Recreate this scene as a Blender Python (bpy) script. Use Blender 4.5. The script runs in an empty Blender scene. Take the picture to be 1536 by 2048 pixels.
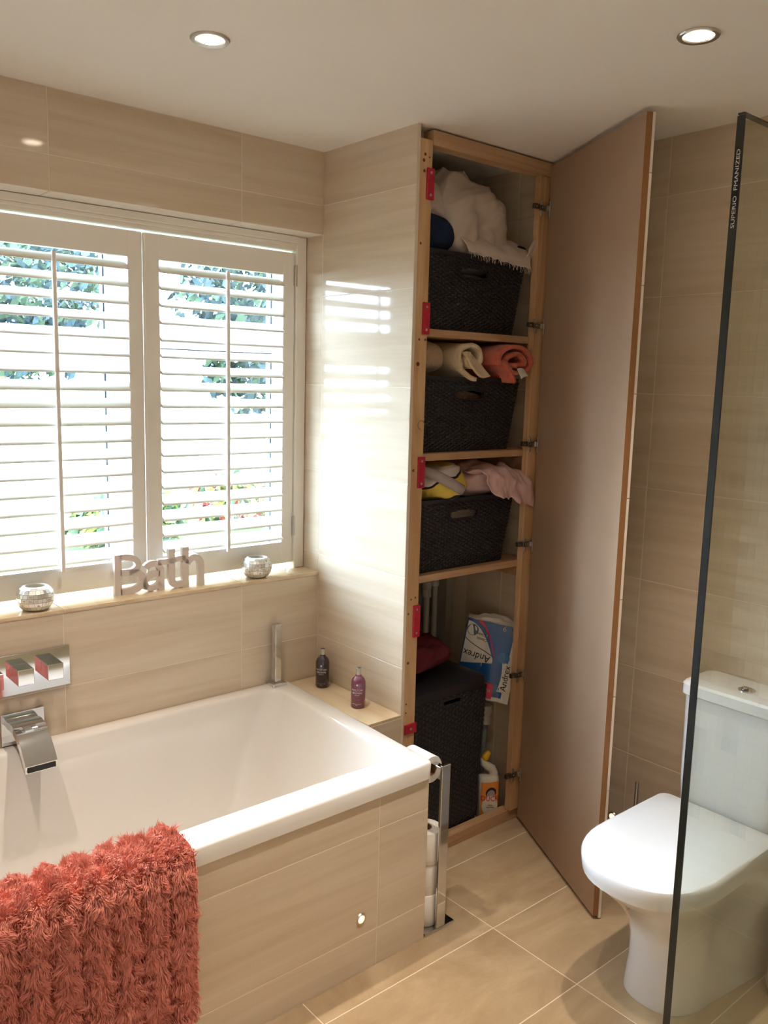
import bpy, bmesh, math, random
from mathutils import Vector, Matrix, noise
random.seed(7)
S = bpy.context.scene
C = S.collection

# ---------------------------------------------------------------- camera
def cam():
    cx, cy, cz = -1.78447, -2.44670, 1.64224
    yaw, pitch, roll, f = 0.864139, 0.150555, 0.025672, 1711.4346
    fw = Vector((math.cos(yaw)*math.cos(pitch), math.sin(yaw)*math.cos(pitch), -math.sin(pitch)))
    r = Vector((math.sin(yaw), -math.cos(yaw), 0)); u = r.cross(fw)
    r2 = math.cos(roll)*r + math.sin(roll)*u; u2 = -math.sin(roll)*r + math.cos(roll)*u
    d = bpy.data.cameras.new('camera'); o = bpy.data.objects.new('camera', d); C.objects.link(o)
    m = Matrix.Identity(4)
    for i, v in enumerate((r2, u2, -fw)):
        for k in range(3): m[k][i] = v[k]
    m.translation = (cx, cy, cz); o.matrix_world = m
    d.sensor_fit = 'VERTICAL'; d.sensor_height = 24.0; d.lens = f/2048*24
    d.clip_start = .02; d.clip_end = 200
    S.camera = o
cam()

# ---------------------------------------------------------------- world, exposure
SKY = 36.0
SPOT = 46.0
w = bpy.data.worlds.new('world'); S.world = w; w.use_nodes = True
bg = w.node_tree.nodes['Background']
bg.inputs[0].default_value = (.61, .79, 1.0, 1); bg.inputs[1].default_value = SKY
w.cycles.sampling_method = 'AUTOMATIC'
vs = S.view_settings
vs.view_transform = 'Standard'; vs.look = 'None'; vs.gamma = 1; vs.use_curve_mapping = False
vs.exposure = 0.78
cy = S.cycles
cy.use_denoising = True; cy.max_bounces = 10; cy.diffuse_bounces = 6; cy.glossy_bounces = 5
cy.transparent_max_bounces = 16; cy.caustics_reflective = False; cy.caustics_refractive = False
cy.sample_clamp_indirect = 6.0; cy.blur_glossy = .3

# ---------------------------------------------------------------- materials
MATS = {}
def nodes(name):
    m = bpy.data.materials.new(name); m.use_nodes = True
    nt = m.node_tree; return m, nt, nt.nodes['Principled BSDF'], nt.links
def srgb(r, g, b):
    f = lambda c: (c/255/12.92 if c/255 <= .04045 else ((c/255+.055)/1.055)**2.4)
    return (f(r), f(g), f(b), 1)
def plain(name, col, rough=.5, metal=0, noise_amt=.06, scale=40, bump=0, spec=.5, sheen=0, coat=0):
    if name in MATS: return MATS[name]
    m, nt, p, L = nodes(name)
    p.inputs['Roughness'].default_value = rough; p.inputs['Metallic'].default_value = metal
    p.inputs['Specular IOR Level'].default_value = spec
    if sheen: p.inputs['Sheen Weight'].default_value = sheen
    if coat: p.inputs['Coat Weight'].default_value = coat; p.inputs['Coat Roughness'].default_value = .05
    tc = nt.nodes.new('ShaderNodeTexCoord'); n = nt.nodes.new('ShaderNodeTexNoise')
    n.inputs['Scale'].default_value = scale; n.inputs['Detail'].default_value = 4
    L.new(tc.outputs['Object'], n.inputs['Vector'])
    r = nt.nodes.new('ShaderNodeMix'); r.data_type = 'RGBA'
    r.inputs[6].default_value = tuple(c*(1-noise_amt) for c in col[:3])+(1,)
    r.inputs[7].default_value = tuple(min(1, c*(1+noise_amt)) for c in col[:3])+(1,)
    L.new(n.outputs['Fac'], r.inputs[0]); L.new(r.outputs[2], p.inputs['Base Color'])
    if bump:
        b = nt.nodes.new('ShaderNodeBump'); b.inputs['Strength'].default_value = bump; b.inputs['Distance'].default_value = .004
        L.new(n.outputs['Fac'], b.inputs['Height']); L.new(b.outputs[0], p.inputs['Normal'])
    MATS[name] = m; return m
def streak(name, ca, cb, cc, sc, rough, dist=1.0, spec=.5, per_obj=True, bump=0, detail=6, p2=(.35, .55, .72)):
    """banded stone or wood: noise stretched along the piece, a different cut for every piece"""
    m, nt, p, L = nodes(name); N = nt.nodes.new
    p.inputs['Roughness'].default_value = rough; p.inputs['Specular IOR Level'].default_value = spec
    tc = N('ShaderNodeTexCoord'); vec = tc.outputs['Object']
    if per_obj:
        oi = N('ShaderNodeObjectInfo'); mu = N('ShaderNodeVectorMath'); mu.operation = 'MULTIPLY_ADD'
        cmb = N('ShaderNodeCombineXYZ')
        for i in range(3): L.new(oi.outputs['Random'], cmb.inputs[i])
        mu.inputs[1].default_value = (17, 23, 31); L.new(cmb.outputs[0], mu.inputs[0]); L.new(vec, mu.inputs[2]); vec = mu.outputs[0]
    mp = N('ShaderNodeMapping'); mp.inputs['Scale'].default_value = sc; L.new(vec, mp.inputs[0])
    n = N('ShaderNodeTexNoise'); n.inputs['Scale'].default_value = 1; n.inputs['Detail'].default_value = detail
    n.inputs['Roughness'].default_value = .62; n.inputs['Distortion'].default_value = dist; L.new(mp.outputs[0], n.inputs['Vector'])
    g = N('ShaderNodeTexNoise'); g.inputs['Scale'].default_value = 160; g.inputs['Detail'].default_value = 2; L.new(vec, g.inputs['Vector'])
    ad = N('ShaderNodeMath'); ad.operation = 'MULTIPLY_ADD'; ad.inputs[1].default_value = .10; L.new(g.outputs['Fac'], ad.inputs[0]); L.new(n.outputs['Fac'], ad.inputs[2])
    cr = N('ShaderNodeValToRGB'); e = cr.color_ramp.elements
    e[0].position = p2[0]; e[0].color = ca; e[1].position = p2[2]; e[1].color = cc
    k = e.new(p2[1]); k.color = cb
    L.new(ad.outputs[0], cr.inputs[0]); L.new(cr.outputs[0], p.inputs['Base Color'])
    if bump:
        b = N('ShaderNodeBump'); b.inputs['Strength'].default_value = bump; b.inputs['Distance'].default_value = .002
        L.new(n.outputs['Fac'], b.inputs['Height']); L.new(b.outputs[0], p.inputs['Normal'])
    MATS[name] = m; return m
def glassy(name, tint, ior=1.5, rough=0.0, edge=1.0):
    m = bpy.data.materials.new(name); m.use_nodes = True; nt = m.node_tree; nt.nodes.clear(); N = nt.nodes.new; L = nt.links
    o = N('ShaderNodeOutputMaterial'); t = N('ShaderNodeBsdfTransparent'); t.inputs[0].default_value = tint
    g = N('ShaderNodeBsdfGlossy'); g.inputs['Roughness'].default_value = rough
    lw = N('ShaderNodeLayerWeight'); lw.inputs[0].default_value = .5
    pw_ = N('ShaderNodeMath'); pw_.operation = 'POWER'; pw_.inputs[1].default_value = 5; L.new(lw.outputs['Facing'], pw_.inputs[0])
    f = N('ShaderNodeMath'); f.operation = 'MULTIPLY_ADD'; f0 = ((ior-1)/(ior+1))**2; f.inputs[1].default_value = 1-f0; f.inputs[2].default_value = f0; L.new(pw_.outputs[0], f.inputs[0])
    mx = N('ShaderNodeMixShader'); L.new(f.outputs[0], mx.inputs[0]); L.new(t.outputs[0], mx.inputs[1]); L.new(g.outputs[0], mx.inputs[2]); L.new(mx.outputs[0], o.inputs[0])
    MATS[name] = m; return m
def emit(name, col, st):
    m, nt, p, L = nodes(name)
    p.inputs['Base Color'].default_value = col; p.inputs['Emission Color'].default_value = col; p.inputs['Emission Strength'].default_value = st
    MATS[name] = m; return m

M_TILE = streak('wall_tile', srgb(193, 173, 149), srgb(205, 187, 164), srgb(213, 197, 176), (1.0, 1.0, 19), .07, .55, .24, p2=(.32, .55, .76))
M_TILEH = streak('ledge_tile', srgb(196, 170, 136), srgb(211, 188, 155), srgb(219, 198, 167), (9, 2.0, 9), .12, 1.0)
M_FLOOR = streak('floor_tile', srgb(158, 134, 104), srgb(174, 151, 120), srgb(187, 165, 134), (2.6, 5.0, 3), .28, .9, .4)
M_GROUT = plain('grout', srgb(219, 204, 183), .8)
M_CEIL = plain('ceiling_paint', srgb(240, 236, 232), .85, noise_amt=.015, scale=8)
M_PLAST = plain('bare_plaster', srgb(168, 162, 152), .9, noise_amt=.12, scale=9)
M_PAINT = plain('shutter_white_paint', srgb(243, 239, 232), .35, noise_amt=.015, scale=20)
M_UPVC = plain('window_upvc', srgb(244, 246, 248), .3, noise_amt=.01)
M_GASK = plain('gasket_rubber', srgb(40, 48, 55), .6)
M_PANE = glassy('window_glass', (.97, .99, .99, 1))
M_SCREEN = glassy('screen_glass', (.90, .93, .90, 1), 1.5)
M_SCREENEDGE = plain('screen_glass_edge', srgb(22, 27, 24), .12, noise_amt=.15, scale=6)
M_BATH = plain('bath_acrylic', srgb(226, 221, 215), .1, noise_amt=.01, coat=.4)
M_CERAM = plain('ceramic_white', srgb(222, 220, 217), .08, noise_amt=.01, coat=.5)
M_LID = plain('seat_plastic', srgb(218, 218, 218), .22, noise_amt=.01)
M_CHROME = plain('chrome', (.72, .73, .75, 1), .06, 1, noise_amt=.02)
M_STEEL = plain('brushed_steel', (.60, .59, .57, 1), .3, 1, noise_amt=.06, scale=120)
M_DARKMET = plain('hinge_dark_metal', (.20, .18, .16, 1), .35, 1, noise_amt=.1)
M_PINE = streak('pine_wood', srgb(170, 130, 90), srgb(196, 156, 114), srgb(210, 174, 134), (9, 9, .9), .55, 1.5, .3, bump=.1)
M_PINEH = streak('pine_wood_rail', srgb(160, 122, 88), srgb(184, 146, 110), srgb(200, 166, 130), (.9, 9, 14), .55, 1.5, .3, bump=.1)
M_KNOT = plain('pine_knot', srgb(98, 62, 36), .6, noise_amt=.2)
M_MDF = plain('mdf_board', srgb(162, 134, 110), .75, noise_amt=.07, scale=7, spec=.2)
M_MDFE = plain('mdf_edge', srgb(142, 98, 60), .85, noise_amt=.12, scale=60, spec=.2)
M_RAWTILE = plain('tile_raw_edge', srgb(228, 216, 202), .8, noise_amt=.05, scale=60)
M_RED = plain('red_plastic', srgb(158, 20, 42), .35, noise_amt=.05)
M_BLACK = plain('black_rattan_plastic', srgb(25, 25, 33), .5, noise_amt=.1, scale=90, bump=.03)
M_MAT = plain('coral_pile', srgb(214, 132, 113), .9, noise_amt=.16, scale=26, spec=.15, sheen=.3)
M_MATB = plain('coral_backing', srgb(176, 82, 64), .95, noise_amt=.1, spec=.1)
M_ORANGE = plain('orange_terry', srgb(184, 92, 70), .95, noise_amt=.14, scale=160, bump=.5, spec=.1, sheen=.3)
M_CREAM = plain('cream_terry', srgb(206, 186, 152), .95, noise_amt=.14, scale=160, bump=.5, spec=.1, sheen=.3)
M_BEIGE = plain('beige_terry', srgb(176, 150, 122), .95, noise_amt=.16, scale=140, bump=.5, spec=.1, sheen=.3)
M_SHEET = plain('white_linen', srgb(206, 192, 180), .9, noise_amt=.05, scale=30, spec=.15)
M_NAVY = plain('navy_cloth', srgb(28, 42, 66), .9, noise_amt=.12, spec=.15)
M_PINK = plain('pink_cotton', srgb(214, 180, 178), .9, noise_amt=.05, scale=20, spec=.15)
M_GREYC = plain('grey_cotton', srgb(168, 156, 152), .9, noise_amt=.08, spec=.15)
M_BURG = plain('burgundy_cotton', srgb(84, 28, 36), .92, noise_amt=.15, scale=60, spec=.15)
M_PAPER = plain('tissue_paper', srgb(238, 232, 224), .95, noise_amt=.04, scale=80, bump=.2, spec=.1)
M_PIPE = plain('white_pipe', srgb(200, 197, 190), .4, noise_amt=.04)
M_GPIPE = plain('grey_pipe', srgb(120, 122, 122), .45, noise_amt=.08)
M_INK = plain('black_ink', srgb(20, 18, 22), .5)
M_SIGN = plain('sign_paint', srgb(212, 200, 192), .6, noise_amt=.04, scale=80, bump=.1)
M_SILVER = plain('mirror_mosaic', (.90, .90, .87, 1), .34, 1, noise_amt=.12, scale=18)
M_WHITEINK = plain('pale_ink', srgb(196, 186, 186), .5)

# ---------------------------------------------------------------- mesh builder
ORG = {}
class B:
    def __init__(s): s.v = []; s.f = []; s.mi = []
    def add(s, v, f, mi=0):
        n = len(s.v); s.v += [tuple(p) for p in v]; s.f += [tuple(i+n for i in q) for q in f]; s.mi += [mi]*len(f); return s
    def box(s, x0, y0, z0, x1, y1, z1, bev=0, seg=2, mi=0, M=None):
        x0, x1 = sorted((x0, x1)); y0, y1 = sorted((y0, y1)); z0, z1 = sorted((z0, z1))
        if bev <= 0:
            v = [(x, y, z) for z in (z0, z1) for y in (y0, y1) for x in (x0, x1)]
            f = [(0, 2, 3, 1), (4, 5, 7, 6), (0, 1, 5, 4), (2, 6, 7, 3), (0, 4, 6, 2), (1, 3, 7, 5)]
        else:
            bm = bmesh.new(); bmesh.ops.create_cube(bm, size=1)
            for q in bm.verts: q.co = Vector(((x0+x1)/2+q.co.x*(x1-x0), (y0+y1)/2+q.co.y*(y1-y0), (z0+z1)/2+q.co.z*(z1-z0)))
            bmesh.ops.bevel(bm, geom=bm.edges[:], offset=bev, segments=seg, profile=.5, affect='EDGES')
            bm.verts.index_update(); v = [tuple(q.co) for q in bm.verts]; f = [tuple(q.index for q in fc.verts) for fc in bm.faces]; bm.free()
        if M is not None: v = [tuple(M @ Vector(p)) for p in v]
        return s.add(v, f, mi)
    def loft(s, rings, cap0=True, cap1=True, mi=0, closed=True):
        n = len(rings[0]); v = [p for r in rings for p in r]; f = []
        for i in range(len(rings)-1):
            for j in range(n if closed else n-1):
                k = (j+1) % n; f.append((i*n+j, i*n+k, (i+1)*n+k, (i+1)*n+j))
        if cap0: f.append(tuple(range(n-1, -1, -1)))
        if cap1: f.append(tuple((len(rings)-1)*n+j for j in range(n)))
        return s.add(v, f, mi)
    def lathe(s, prof, c=(0, 0, 0), n=28, axis='z', mi=0, cap0=True, cap1=True):
        rings = []
        for r, h in prof:
            ring = []
            for j in range(n):
                a = 2*math.pi*j/n; p = (r*math.cos(a), r*math.sin(a), h)
                if axis == 'y': p = (p[0], h, -p[1])
                elif axis == 'x': p = (h, p[0], p[1])
                ring.append((c[0]+p[0], c[1]+p[1], c[2]+p[2]))
            rings.append(ring)
        return s.loft(rings, cap0, cap1, mi)
    def tube(s, pts, rad, n=10, mi=0, caps=True, sq=None):
        pts = [Vector(p) for p in pts]; rings = []; up = None
        for i, p in enumerate(pts):
            t = (pts[min(i+1, len(pts)-1)]-pts[max(i-1, 0)]).normalized()
            if up is None: up = Vector((0, 0, 1)) if abs(t.z) < .9 else Vector((1, 0, 0))
            up = (up-t*up.dot(t)).normalized(); sd = t.cross(up)
            r = rad[i] if isinstance(rad, (list, tuple)) else rad
            rings.append([p+(up*math.cos(2*math.pi*j/n)+sd*math.sin(2*math.pi*j/n))*r for j in range(n)])
        return s.loft(rings, caps, caps, mi)
    def prism(s, poly, a, b, fn, mi=0):
        """poly (u,v) extruded from depth a to b; fn(u,v,d)->xyz"""
        return s.loft([[fn(u, v, a) for u, v in poly], [fn(u, v, b) for u, v in poly]], mi=mi)
    def grid(s, fn, nu, nv, mi=0):
        v = [fn(i/nu, j/nv) for j in range(nv+1) for i in range(nu+1)]; n = nu+1
        return s.add(v, [(j*n+i, j*n+i+1, (j+1)*n+i+1, (j+1)*n+i) for j in range(nv) for i in range(nu)], mi)
    def mesh(s, name, o, mats, smooth):
        me = bpy.data.meshes.new(name)
        me.from_pydata([(p[0]-o[0], p[1]-o[1], p[2]-o[2]) for p in s.v], [], s.f)
        for m in mats: me.materials.append(m)
        if len(mats) > 1: me.polygons.foreach_set('material_index', s.mi)
        bm = bmesh.new(); bm.from_mesh(me); bmesh.ops.recalc_face_normals(bm, faces=bm.faces[:]); bm.to_mesh(me); bm.free()
        if smooth:
            me.polygons.foreach_set('use_smooth', [True]*len(me.polygons))
            if smooth is not True: me.set_sharp_from_angle(angle=math.radians(smooth))
        me.update(); return me
    def build(s, name, mat, parent=None, smooth=False, origin=None, kind=None):
        mats = list(mat) if isinstance(mat, (list, tuple)) else [mat]
        if origin is None:
            origin = tuple((min(p[k] for p in s.v)+max(p[k] for p in s.v))/2 for k in range(3))
        return link(name, s.mesh(name, origin, mats, smooth), origin, parent, kind)
def link(name, me, origin, parent=None, kind=None):
    o = bpy.data.objects.new(name, me); C.objects.link(o); o.location = origin
    if parent is not None:
        o.parent = parent; po = ORG[parent.name]; o.location = [origin[k]-po[k] for k in range(3)]
    ORG[o.name] = tuple(origin)
    if kind: o['kind'] = kind
    return o
def tag(o, label, cat=None, group=None):
    o['label'] = label
    if cat: o['category'] = cat
    if group: o['group'] = group
    return o
def thing(name, label, cat, loc, group=None, parent=None):
    return tag(link(name, None, loc), label, cat, group)
def copy_tree(o, loc):
    r = o.copy(); C.objects.link(r); r.location = loc; ORG[r.name] = tuple(loc)
    for ch in list(o.children):
        c = ch.copy(); C.objects.link(c); c.parent = r
        for g in list(ch.children):
            d = g.copy(); C.objects.link(d); d.parent = c
    return r
def struct(name, b, mat, smooth=False, parent=None):
    return b.build(name, mat, parent, smooth, kind='structure' if parent is None else None)
def mod(o, t, **k):
    m = o.modifiers.new(t.lower(), t)
    for a, v in k.items(): setattr(m, a, v)
    return m
def text(s, size, fn, mat, parent, name='lettering', ext=.0004, align='CENTER', sx=1.0, res=3):
    """flat print: fn(u, v, depth) -> xyz for text-space u right, v up"""
    cu = bpy.data.curves.new('t', 'FONT'); cu.body = s; cu.size = size; cu.extrude = ext; cu.align_x = align; cu.align_y = 'CENTER'; cu.resolution_u = res
    to = bpy.data.objects.new('t', cu); C.objects.link(to); bpy.context.view_layer.update()
    me = bpy.data.meshes.new_from_object(to.evaluated_get(bpy.context.evaluated_depsgraph_get()))
    C.objects.unlink(to); bpy.data.objects.remove(to)
    b = B(); b.add([fn(v.co.x*sx, v.co.y, v.co.z) for v in me.vertices], [tuple(p.vertices) for p in me.polygons])
    bpy.data.meshes.remove(me)
    return b.build(name, mat, parent)
def rrect(x0, y0, x1, y1, r, n=6):
    out = []
    for cx, cy_, a0 in ((x1-r, y1-r, 0), (x0+r, y1-r, 90), (x0+r, y0+r, 180), (x1-r, y0+r, 270)):
        for i in range(n+1):
            a = math.radians(a0+90*i/n); out.append((cx+r*math.cos(a), cy_+r*math.sin(a)))
    return out

# ================================================================ SETTING
H = 2.4; D = .635; W = -.468; H0 = .173
ZK = lambda k: H-H0-.3*k            # wall tile joints
YF = -3.05; XL = -2.45               # walls behind and left of the camera
TJ = .0024                           # joint width

def tiles(parent, axis, plane, out, regions, us, vs_, mat, t=.007, name='tile'):
    """one object per tile: axis 'x','y','z' is the normal, 'out' its sign; regions are rectangles in (u,v)"""
    cache = {}
    for (u0, v0, u1, v1) in regions:
        ul = sorted({u0, u1} | {u for u in us if u0 < u < u1}); vl = sorted({v0, v1} | {v for v in vs_ if v0 < v < v1})
        for a, b in zip(ul, ul[1:]):
            for c, d in zip(vl, vl[1:]):
                if b-a < .004 or d-c < .004: continue
                w_, h_ = b-a-TJ, d-c-TJ; key = (round(w_, 4), round(h_, 4))
                if key not in cache:
                    q = B(); hw, hh = w_/2, h_/2; e = .0009
                    lo = [(-hw, -hh), (hw, -hh), (hw, hh), (-hw, hh)]; hi = [(-hw+e, -hh+e), (hw-e, -hh+e), (hw-e, hh-e), (-hw+e, hh-e)]
                    ax = {'x': lambda u, v, n: (n*out, u, v), 'y': lambda u, v, n: (u, n*out, v), 'z': lambda u, v, n: (u, v, n*out)}[axis]
                    q.loft([[ax(u, v, -t) for u, v in lo], [ax(u, v, -e) for u, v in lo], [ax(u, v, 0) for u, v in hi]])
                    cache[key] = q.mesh(name, (0, 0, 0), [mat], False)
                u, v = (a+b)/2, (c+d)/2
                loc = {'x': (plane, u, v), 'y': (u, plane, v), 'z': (u, v, plane)}[axis]
                link(name, cache[key], loc, parent)
UX = [-.3175-.6*k for k in range(-2, 6)]
ZS = [ZK(k) for k in range(-1, 9)]
G = .0006  # grout lies this far behind the tile faces
# floor
o = struct('floor', B().box(XL-.1, YF-.1, -.12, D+.1, .0, -G), M_GROUT)
tiles(o, 'z', 0, 1, [(XL, YF, D, -.432)], [.052+.64*k for k in range(-5, 2)], [-.86+.314*k for k in range(-8, 3)], M_FLOOR)
o2 = B().box(.0, -.432, -.03, D, .0, .0).build('cupboard_floor_board', plain('rough_floor_board', srgb(150, 122, 92), .8), o)
# ceiling
struct('ceiling', B().box(XL-.1, YF-.1, H, D+.1, .32, H+.12), M_CEIL)
# window wall (left in the photo)
WX0 = -1.775
b = B()
b.box(XL-.1, G, 2.132+G, 0, .30, H); b.box(XL-.1, G, 0, .0, .30, .955)
b.box(XL-.1, G, .955, WX0, .30, 2.132+G)
b.box(.0125, .0, 0, D+.1, .30, H)
o = struct('wall_left', b, M_GROUT)
tiles(o, 'y', 0, -1, [(XL, 2.132, 0, H), (XL, .5, 0, .951), (XL, .951, WX0, 2.132)], UX, ZS, M_TILE)
o = struct('trim_1', B().box(WX0, .004, 2.1322, 0, .21, 2.1325+G), M_GROUT)
tiles(o, 'z', 2.132, -1, [(WX0, 0, 0, .20)], UX, [], M_PAINT)
# window board
o = struct('trim_2', B().box(WX0, .0, .951, 0, .22, .9615), M_GROUT)
tiles(o, 'z', .963, 1, [(WX0, -.004, -.001, .215)], UX, [], M_TILEH, t=.009)
# flank of the built-in cupboard (far wall in the photo)
b = B().box(G, W+.001, 0, .012, .19, H)
o = struct('wall_far', b, M_GROUT)
tiles(o, 'x', 0, -1, [(W, .5, 0, H), (0, .951, .20, 2.132)], [], ZS, M_TILE)
# right wall
o = struct('wall_right', B().box(D+G, YF-.1, 0, D+.12, .0, H), M_GROUT)
tiles(o, 'x', D, -1, [(YF, 0, -.13, H)], [-.9127+.6*k for k in range(-4, 2)], ZS, M_TILE)
# mosaic strip inside the shower, seen in the glass
cols = [srgb(205, 190, 168), srgb(198, 182, 160), srgb(150, 132, 112), srgb(112, 96, 82), srgb(186, 172, 156)]
MM = [plain('mosaic_%d' % i, c, .15) for i, c in enumerate(cols)]
mo = struct('trim_3', B().box(D-.004, -2.62, .3, D-.001, -2.26, 2.2), MM[4])
shared = []
for i in range(5):
    shared.append(B().box(-.006, -.0235, -.0235, 0, .0235, .0235).mesh('mosaic_tile', (0, 0, 0), [MM[i]], False))
for i in range(7):
    for j in range(38):
        link('mosaic_tile', random.choice(shared[:2]*4+shared), (D-.003, -2.285-.05*i, .33+.05*j), mo)
# walls behind the camera, painted plain
struct('wall_front', B().box(XL-.1, YF-.1, 0, D+.1, YF, H), M_CEIL)
struct('wall_side', B().box(XL-.1, YF, 0, XL, .30, H), M_CEIL)

# ---------------------------------------------------------------- window and garden
wn = link('window_1', None, (-.88, .25, 1.5)); wn['kind'] = 'structure'
b = B(); y0, y1 = .215, .275
b.box(WX0, y0, .955, .0, y1, 1.02); b.box(WX0, y0, 2.06, .0, y1, 2.14)
for xa, xb in ((-.052, 0), (-.675, -.535), (-1.29, -1.15), (WX0, -1.70)): b.box(xa, y0+.002, 1.0, xb, y1-.002, 2.08)
for xa, xb, za, zb in ((-.535, -.052, 1.735, 1.812), (-1.15, -.675, 1.66, 1.782), (-1.70, -1.29, 1.735, 1.812)):
    b.box(xa-.01, y0+.004, za, xb+.01, y1-.004, zb, bev=.006)
b.build('window_frame', M_UPVC, wn)
for xa, xb, za, zb in ((-.535, -.052, 1.02, 1.735), (-.535, -.052, 1.812, 2.06), (-1.15, -.675, 1.02, 1.66), (-1.15, -.675, 1.782, 2.06), (-1.70, -1.29, 1.02, 1.735), (-1.70, -1.29, 1.812, 2.06)):
    B().box(xa, .245, za, xb, .249, zb).build('window_pane', M_PANE, wn)
    q = B(); t = .005
    q.box(xa, .236, za, xa+t, .252, zb); q.box(xb-t, .236, za, xb, .252, zb); q.box(xa+t, .236, za, xb-t, .252, za+t); q.box(xa+t, .236, zb-t, xb-t, .252, zb)
    q.build('gasket', M_GASK, wn)
b = B().box(-.99, .20, 1.70, -.93, .216, 1.725, .006).box(-.975, .185, 1.704, -.88, .2, 1.72, .006)
b.build('window_handle', M_UPVC, wn)

M_LAWN = plain('lawn_grass', srgb(52, 66, 36), .9, noise_amt=.35, scale=3, spec=.03)
M_PAVE = plain('patio_stone', srgb(188, 182, 175), .85, noise_amt=.12, scale=2, spec=.1)
M_LEAF = [plain('leaf_%d' % i, c, .6, noise_amt=.3, scale=2, spec=.1) for i, c in enumerate((srgb(30, 40, 40), srgb(48, 62, 44), srgb(92, 102, 44), srgb(40, 54, 58)))]
M_BARK = plain('bark', srgb(96, 78, 62), .9, noise_amt=.3)
GZ = -.25
o = struct('garden_lawn', B().box(-40, 2.4, GZ-.3, 40, 45, GZ), M_LAWN)
o = struct('garden_patio', B().box(-40, .32, GZ-.3, 40, 2.4, GZ-.002), M_PAVE)
struct('garden_path', B().box(-4, 13, GZ, 22, 17.5, GZ+.03), M_PAVE)
def leaves(cx, cyy, cz, rx, ry, rz, n, s, mats, parent, name, lump=.35):
    b = B(); rnd = random.Random(int(cx*100+cyy*10+n))
    for i in range(n):
        a = rnd.uniform(0, 2*math.pi); e = math.asin(rnd.uniform(-1, 1)); k = rnd.uniform(.55, 1)**.5
        d = Vector((math.cos(a)*math.cos(e), math.sin(a)*math.cos(e), math.sin(e)))
        k *= 1-lump*.5+lump*noise.noise(d*2.2+Vector((cx, cyy, 1)))
        p = Vector((cx+d.x*rx*k, cyy+d.y*ry*k, cz+d.z*rz*k))
        q = Vector((rnd.gauss(0, 1), rnd.gauss(0, 1), rnd.gauss(0, 1))).normalized(); r = q.orthogonal().normalized(); ss = s*rnd.uniform(.6, 1.3)
        u = q.cross(r)
        b.add([p-r*ss, p-u*ss*.45, p+r*ss, p+u*ss*.45], [(0, 1, 2, 3)], rnd.randrange(len(mats)))
    return b.build(name, mats, parent)
def tree(name, label, x, y, h, r, mats, cat='tree', n=2600):
    t = thing(name, label, cat, (x, y, GZ), group='greenery in the garden')
    b = B(); b.tube([(x, y, GZ), (x+.05, y, GZ+h*.3), (x-.08, y+.05, GZ+h*.6)], [r*.08, r*.06, r*.03], 8)
    b.build('trunk', M_BARK, t, True)
    leaves(x, y, GZ+h*.6, r, r, h*.45, n*3, r*.055, mats, t, 'crown')
tree('garden_tree', 'dark evergreen tree seen through the right shutter panel', 7.4, 10.6, 5.0, 2.4, [M_LEAF[0], M_LEAF[3], M_LEAF[1]])
tree('garden_tree', 'tall blue-green tree behind the mullion of the shutters', 4.0, 17.5, 7.0, 2.6, [M_LEAF[3], M_LEAF[1]])
tree('garden_tree', 'bushy green tree seen through the left shutter panel', .6, 12.5, 4.6, 2.0, [M_LEAF[1], M_LEAF[0]])
tree('garden_tree', 'yellow-green small tree at the right edge of the window', 6.2, 6.3, 2.9, .8, [M_LEAF[2], M_LEAF[1]], n=1800)
def bush(label, x, y, r, hh, mats, cat='bush', name='flower_bush'):
    o_ = leaves(x, y, GZ+hh*.5, r, r*.7, hh*.55, 500, r*.14, mats, None, name, .2)
    tag(o_, label, cat, 'flower bushes in the garden')
M_FLOW = plain('red_flowers', srgb(150, 50, 44), .7, noise_amt=.2)
bush('red-flowering bush low on the lawn behind the right tilt rod', 3.9, 7.2, .7, .7, [M_LEAF[1], M_FLOW, M_LEAF[2]])
bush('low green bush left of the red-flowering bush', 2.2, 6.6, .8, .6, [M_LEAF[1], M_LEAF[2]])
bush('low bush with red flowers behind the left shutter panel', .2, 8.4, .9, .7, [M_LEAF[1], M_FLOW])
bush('low green bush at the far left of the garden view', -1.2, 7.4, .9, .7, [M_LEAF[1], M_LEAF[0]])

# ---------------------------------------------------------------- shutters
sh = thing('window_shutter', 'white plantation shutters with three louvred panels across the window', 'shutter', (-.89, .12, .963))
b = B()
b.box(-.043, .092, .9632, -.002, .145, 2.131, .002, 1); b.box(WX0+.001, .092, .9632, WX0+.045, .145, 2.131, .002, 1)
b.box(WX0+.045, .098, 2.084, -.043, .145, 2.131, .002, 1)
b.box(WX0+.045, .084, 2.108, -.043, .098, 2.1305, .003, 2); b.box(WX0+.045, .091, 2.097, -.043, .098, 2.108, .002, 1)
b.build('shutter_frame', M_PAINT, sh)
SLW = .458
cs = [(.0315*math.cos(a)*(1), .0052*math.sin(a)) for a in [2*math.pi*i/16 for i in range(16)]]
ct, st = math.cos(math.radians(27)), math.sin(math.radians(27))
q = B(); q.prism([(u*ct-v*st, u*st+v*ct) for u, v in cs], -SLW/2, SLW/2, lambda u, v, d: (d, u, v))
slat_me = q.mesh('slat', (0, 0, 0), [M_PAINT], 40)
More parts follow.
